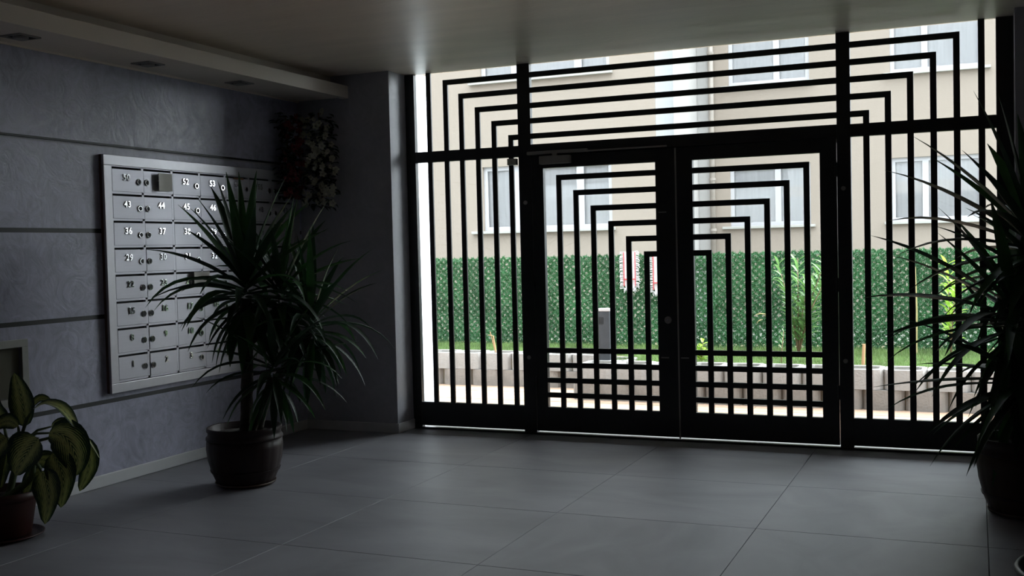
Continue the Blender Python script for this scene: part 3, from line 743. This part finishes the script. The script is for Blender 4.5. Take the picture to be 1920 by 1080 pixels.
V = np.concatenate([V, V2])
tri_obj('needle_mesh', V.reshape(-1, 3), 'needle', hs, kind='stuff')
w = MB()
for i in range(0, nx, 2):
    x = FX0+i*cell
    w.tube([(x+(.0 if q % 2 == 0 else cell), FY, FZ0+q*cell) for q in range(nz+1)], .0022, 3, caps=False)
w.build('wire_mesh', 'post_green', hs, kind='stuff')
for x in np.arange(FX0+.4, FX1, 2.2): MB().tube([(x, FY+.04, .2), (x, FY+.04, 1.30)], .02, 10).build('post', 'post_green', hs)
# ------------------------------------------------------------------ garden things
bo = empty('bollard_light', (.71, 2.60, .27), 'anthracite square bollard light with a cap coloured pale for the light on it behind the planter stones', 'bollard')
box('bollard_post', 'bollard', .645, .775, 2.54, 2.66, .26, .805, bo, bevel=.003)
box('cap', 'bollard_cap', .640, .780, 2.535, 2.665, .805, .832, bo, bevel=.003)
box('lamp_window', 'black_hole', .652, .712, 2.537, 2.5405, .675, .745, bo)
box('base_flange', 'bollard', .63, .79, 2.525, 2.675, .268, .276, bo)
def mop(name, label, x0, x1, z0, z1, seed):
    rnd = random.Random(seed); r = empty(name, ((x0+x1)/2, FY-.03, z0), label, 'mop cloth', 'mop cloths hung on the hedge screen')
    xm = (x0+x1)/2; hw = (x1-x0)/2
    b = MB(); n = 9; vs = []; fs = []
    yy = FY-.05
    for i in range(n+1):
        t = i/n; z = z1-(z1-z0)*t; ww = hw*.62*(1 if t < .8 else 1-(t-.8)*1.6)
        for j in range(5):
            q = -1+j*.5; vs.append((xm+q*ww, yy-.006*math.cos(q*2+t*3)-.004*(j % 2), z))
    fs = [(i*5+j, i*5+j+1, i*5+j+6, i*5+j+5) for i in range(n) for j in range(4)]
    vs += [(v[0], v[1]+.008, v[2]) for v in vs]; N = 5*(n+1)
    fs += [tuple(N+q for q in f[::-1]) for f in fs]
    b.add(vs, fs).build('cloth_pad', 'cloth_white', r, smooth=True)
    st = MB()
    for q in (-.58, .58): st.box(xm+q*hw-.004, xm+q*hw+.004, yy-.020, yy-.008, z0+.03, z1-.005)
    st.box(xm-hw*.58, xm+hw*.58, yy-.020, yy-.010, z0+.105, z0+.118)
    st.build('red_band', 'cloth_red', r)
    fg = MB()
    for i in range(46):
        s_ = -1 if i % 2 else 1; t = i/46; z = z1-(z1-z0)*t
        fg.tube([(xm+s_*hw*.6, yy-.01, z), (xm+s_*(hw*.85+rnd.uniform(0, .012)), yy-.02-rnd.random()*.012, z+rnd.uniform(-.012, .006)), (xm+s_*(hw*1.0+rnd.uniform(-.008, .012)), yy-.012, z-rnd.uniform(.008, .026))], [.006, .007, .003], 5)
    for i in range(14):
        x = xm-hw*.6+hw*1.2*i/13
        fg.tube([(x, yy-.01, z0+.01), (x+rnd.uniform(-.006, .006), yy-.016, z0-.02), (x+rnd.uniform(-.01, .01), yy-.012, z0-.035-rnd.random()*.02)], [.006, .006, .002], 5)
    fg.build('fringe', 'cloth_white', r, kind='stuff')
a_ = at(1162, 472, FY-.05); b_ = at(1200, 541, FY-.05)
mop('mop_cloth', 'white fringed mop cloth with red stripes hung on the hedge screen, seen whole', a_.x, b_.x, b_.z, a_.z, 1)
a_ = at(1217, 476, FY-.05); b_ = at(1256, 548, FY-.05)
mop('mop_cloth', 'white fringed mop cloth with a red band, half hidden behind the door stile', a_.x, b_.x, b_.z, a_.z, 2)
def shrub(name, label, cat, base, stems, lv, ll, lw, m_, h, seed, r=.008, el=.9, first=.15):
    rnd = random.Random(seed); root = empty(name, base, label, cat); base = Vector(base)
    for (dx, dy, hh) in stems:
        pts = [base, base+Vector((dx*.35, dy*.35, hh*.5)), base+Vector((dx, dy, hh))]
        MB().tube(pts, [r, r*.8, r*.35], 7).build('stem', 'stem_brown', root, smooth=True)
        for i in range(lv):
            t = first+(1-first)*i/lv
            p = pts[0].lerp(pts[1], t*2) if t < .5 else pts[1].lerp(pts[2], t*2-1)
            az = i*2.1+rnd.uniform(-.4, .4); e_ = el*rnd.uniform(.5, 1.2)
            vs, fs, _ = ribbon(p, (math.cos(az), math.sin(az), e_), ll*rnd.uniform(.7, 1.2), lw, rnd.uniform(.3, 1.1), prof='oval', n=5)
            MB().add(vs, fs).build('leaf', m_, root, smooth=True)
    return root
b0 = at(1497, 655, 3.75)
shrub('oleander_shrub', 'tall young oleander with long pale green leaves behind the right door leaf', 'shrub', (b0.x, 3.75, .27), [(-.20, .0, .98), (.0, .05, 1.02), (.12, -.05, .80), (.30, .0, 1.02), (.24, .05, .72), (-.10, -.05, .70), (.34, -.04, .9)], 34, .20, .032, 'oleander', 1, 31)
b0 = at(1783, 655, 3.9)
shrub('young_tree', 'slim young tree with lime green leaves behind the right side panel', 'tree', (b0.x, 3.9, .27), [(-.03, 0, .95), (.05, .04, .75)], 34, .17, .035, 'lime_leaf', 1, 33, first=.2)
b0 = at(1312, 690, 2.75)
shrub('lime_bush', 'small bright lime green bush at the inner edge of the right door leaf', 'shrub', (b0.x, 2.78, .27), [(-.06, 0, .2), (.03, .03, .24), (.06, 0, .15), (-.02, .05, .18), (0, -.04, .13)], 12, .07, .035, 'lime_leaf', 1, 35, first=.1)
b0 = at(1462, 690, 2.62)
shrub('seedling', 'thin seedling with a reddish stem and a few pale leaves near the oleander', 'plant', (b0.x, 2.7, .27), [(.03, .0, .34)], 14, .07, .010, 'oleander', 1, 36, r=.006, first=.45)
tw = MB(); b0 = at(930, 655, 3.30); bb = Vector((b0.x, 3.30, .27))
tw.tube([bb, at(925, 630, 3.30), at(916, 628, 3.3)], [.010, .007, .004], 6).tube([bb, at(919, 622, 3.30)], [.008, .003], 6).tube([bb+Vector((.02, 0, 0)), bb+Vector((.05, 0, .05))], [.008, .004], 6)
tw.build('dry_twig', 'stake', at=bb, label='dry pruned twig sticking out of the bed behind the left side panel', cat='twig')
bb = at(1618, 690, 2.66); bb.z = .27; t_ = at(1620, 645, 2.66)
MB().tube([bb, t_], [.016, .014], 8).build('wooden_stake', 'stake', at=bb, label='short brown wooden stake in the lawn next to the right gate post', cat='stake')
bb = at(1718, 655, 3.9); bb.z = .27; t_ = at(1716, 500, 3.9)
MB().tube([bb, bb.lerp(t_, .5)+Vector((.01, 0, 0)), t_], [.011, .008, .005], 8).build('bare_stem', 'straw', at=bb, label='pale bare upright stem before the hedge screen, left of the lime young tree', cat='stem')
MB().tube([at(1417, 590, 4.36), at(1425, 588, 4.35), at(1436, 589, 4.36)], [.004, .008, .005], 6).tube([at(1419, 606, 4.36), at(1423, 601, 4.35), at(1430, 599, 4.36)], [.003, .006, .004], 6).tube([at(1433, 589, 4.36), at(1440, 600, 4.40), at(1440, 655, 4.36)], .003, 5).build('yellow_twig', 'straw', label='yellow dry stalk before the hedge screen, left of the oleander', cat='twig')

# ------------------------------------------------------------------ apartment building across
YLb, YRb = 10.4, 13.5; XC = -.893
bd = empty('apartment_building', (0, YLb, -.1), 'cream apartment building across the garden with white framed windows', 'building')
def facade(name, m_, x0, x1, y_, z0, z1, holes, th=.3):
    xs = sorted({x0, x1, *[h[0] for h in holes], *[h[1] for h in holes]}); zs = sorted({z0, z1, *[h[2] for h in holes], *[h[3] for h in holes]})
    b = MB()
    for i in range(len(xs)-1):
        for j in range(len(zs)-1):
            cx, cz = (xs[i]+xs[i+1])/2, (zs[j]+zs[j+1])/2
            if any(h[0] < cx < h[1] and h[2] < cz < h[3] for h in holes): continue
            b.box(xs[i], xs[i+1], y_, y_+th, zs[j], zs[j+1])
    b.build(name, m_, bd)
FL = 2.755
def win(x0, x1, z0, z1, y_, mull, sx0, sx1, pleat=True, side=True):
    r = empty('window', (0, 0, 0)); r.parent = bd; r.location = Vector(((x0+x1)/2, y_, z0))-bd.location
    f = MB(); fw = .075; ya, yb = y_+.06, y_+.12
    f.box(x0, x1, ya, yb, z0, z0+fw).box(x0, x1, ya, yb, z1-fw, z1).box(x0, x0+fw, ya, yb, z0+fw, z1-fw).box(x1-fw, x1, ya, yb, z0+fw, z1-fw)
    for a, b in mull: f.box(a, b, ya, yb, z0+fw, z1-fw)
    f.build('window_frame', 'upvc', r)
    ed = [x0+fw]+[v for m_ in mull for v in m_]+[x1-fw]
    for i in range(0, len(ed), 2):
        box('pane', 'win_glass', ed[i], ed[i+1], y_+.085, y_+.091, z0+fw, z1-fw, r)
        c = MB(); n = int((ed[i+1]-ed[i])/.03)+2; vs = []
        for k in range(n+1):
            x = ed[i]-.02+(ed[i+1]-ed[i]+.04)*k/n; yy = y_+.13+(.018 if k % 2 else 0)+random.uniform(-.006, .006)
            vs += [(x, yy, z0+.02), (x, yy, z1)]
        c.add(vs, [(2*k, 2*k+2, 2*k+3, 2*k+1) for k in range(n)]).build('curtain', 'curtain', r, smooth=True)
    box('sill', 'sill', sx0, sx1, y_-.09, y_+.06, z0-.05, z0, r, bevel=.006)
    box('reveal_back', 'dark_room', x0-.05, x1+.05, y_+.29, y_+.31, z0-.1, z1+.1, r)
LW = dict(x0=-4.22, x1=-1.715, mull=[(-3.62, -3.50), (-2.39, -2.255)], sx0=-4.44, sx1=-1.655)
MW = dict(x0=-.275, x1=1.275, mull=[(.594, .708)], sx0=-.42, sx1=1.36)
RW = dict(x0=2.735, x1=4.31, mull=[(3.282, 3.39)], sx0=2.62, sx1=4.45)
zz = [(1.80, 2.985), (1.80+FL, 2.985+FL)]
lh, rh = [], []
for z0, z1 in zz:
    for wd_, y_ in ((LW, YLb), (MW, YRb), (RW, YRb)):
        win(wd_['x0'], wd_['x1'], z0, z1, y_, wd_['mull'], wd_['sx0'], wd_['sx1'])
    lh.append((LW['x0'], LW['x1'], z0, z1)); rh += [(MW['x0'], MW['x1'], z0, z1), (RW['x0'], RW['x1'], z0, z1)]
# more windows of the same wings beyond what the gate frames
for z0, z1 in zz:
    win(-8.2, -6.0, z0, z1, YLb, [(-7.15, -7.03)], -8.4, -5.9); lh.append((-8.2, -6.0, z0, z1))
HB = 7.6  # unseen roofline, lowered so more sky light enters the lobby
facade('wing_wall', 'cream', -13, XC-.004, YLb, -.12, HB, lh)
facade('wing_wall', 'cream', -.60, 5.4, YRb, -.12, HB, rh)  # unseen right end cut short to let low sky light the left wall
box('corner_pilaster', 'white_render', XC, -.60, YRb-.02, YRb+.3, -.12, HB, bd)
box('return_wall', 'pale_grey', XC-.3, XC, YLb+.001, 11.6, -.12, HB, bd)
box('return_wall', 'white_render', XC-.3, XC+.004, 11.6, YRb+.2, -.12, HB, bd)
dp = MB().tube([(-.60, YRb-.09, 0), (-.60, YRb-.09, HB)], .055, 12).build('downpipe', 'downpipe', bd, smooth=True)
for z in (1.72, 2.72, 5.2): MB().tube([(-.60, YRb-.09, z), (-.60, YRb-.09, z+.05)], .07, 12).box(-.615, -.585, YRb-.04, YRb, z, z+.04).build('pipe_clip', 'downpipe', dp)
box('roof_slab', 'pale_grey', -13.2, XC+.3, YLb-.3, 24, HB, HB+.25, bd); box('roof_slab', 'pale_grey', XC+.3, 5.6, YRb-.3, 24, HB, HB+.25, bd)
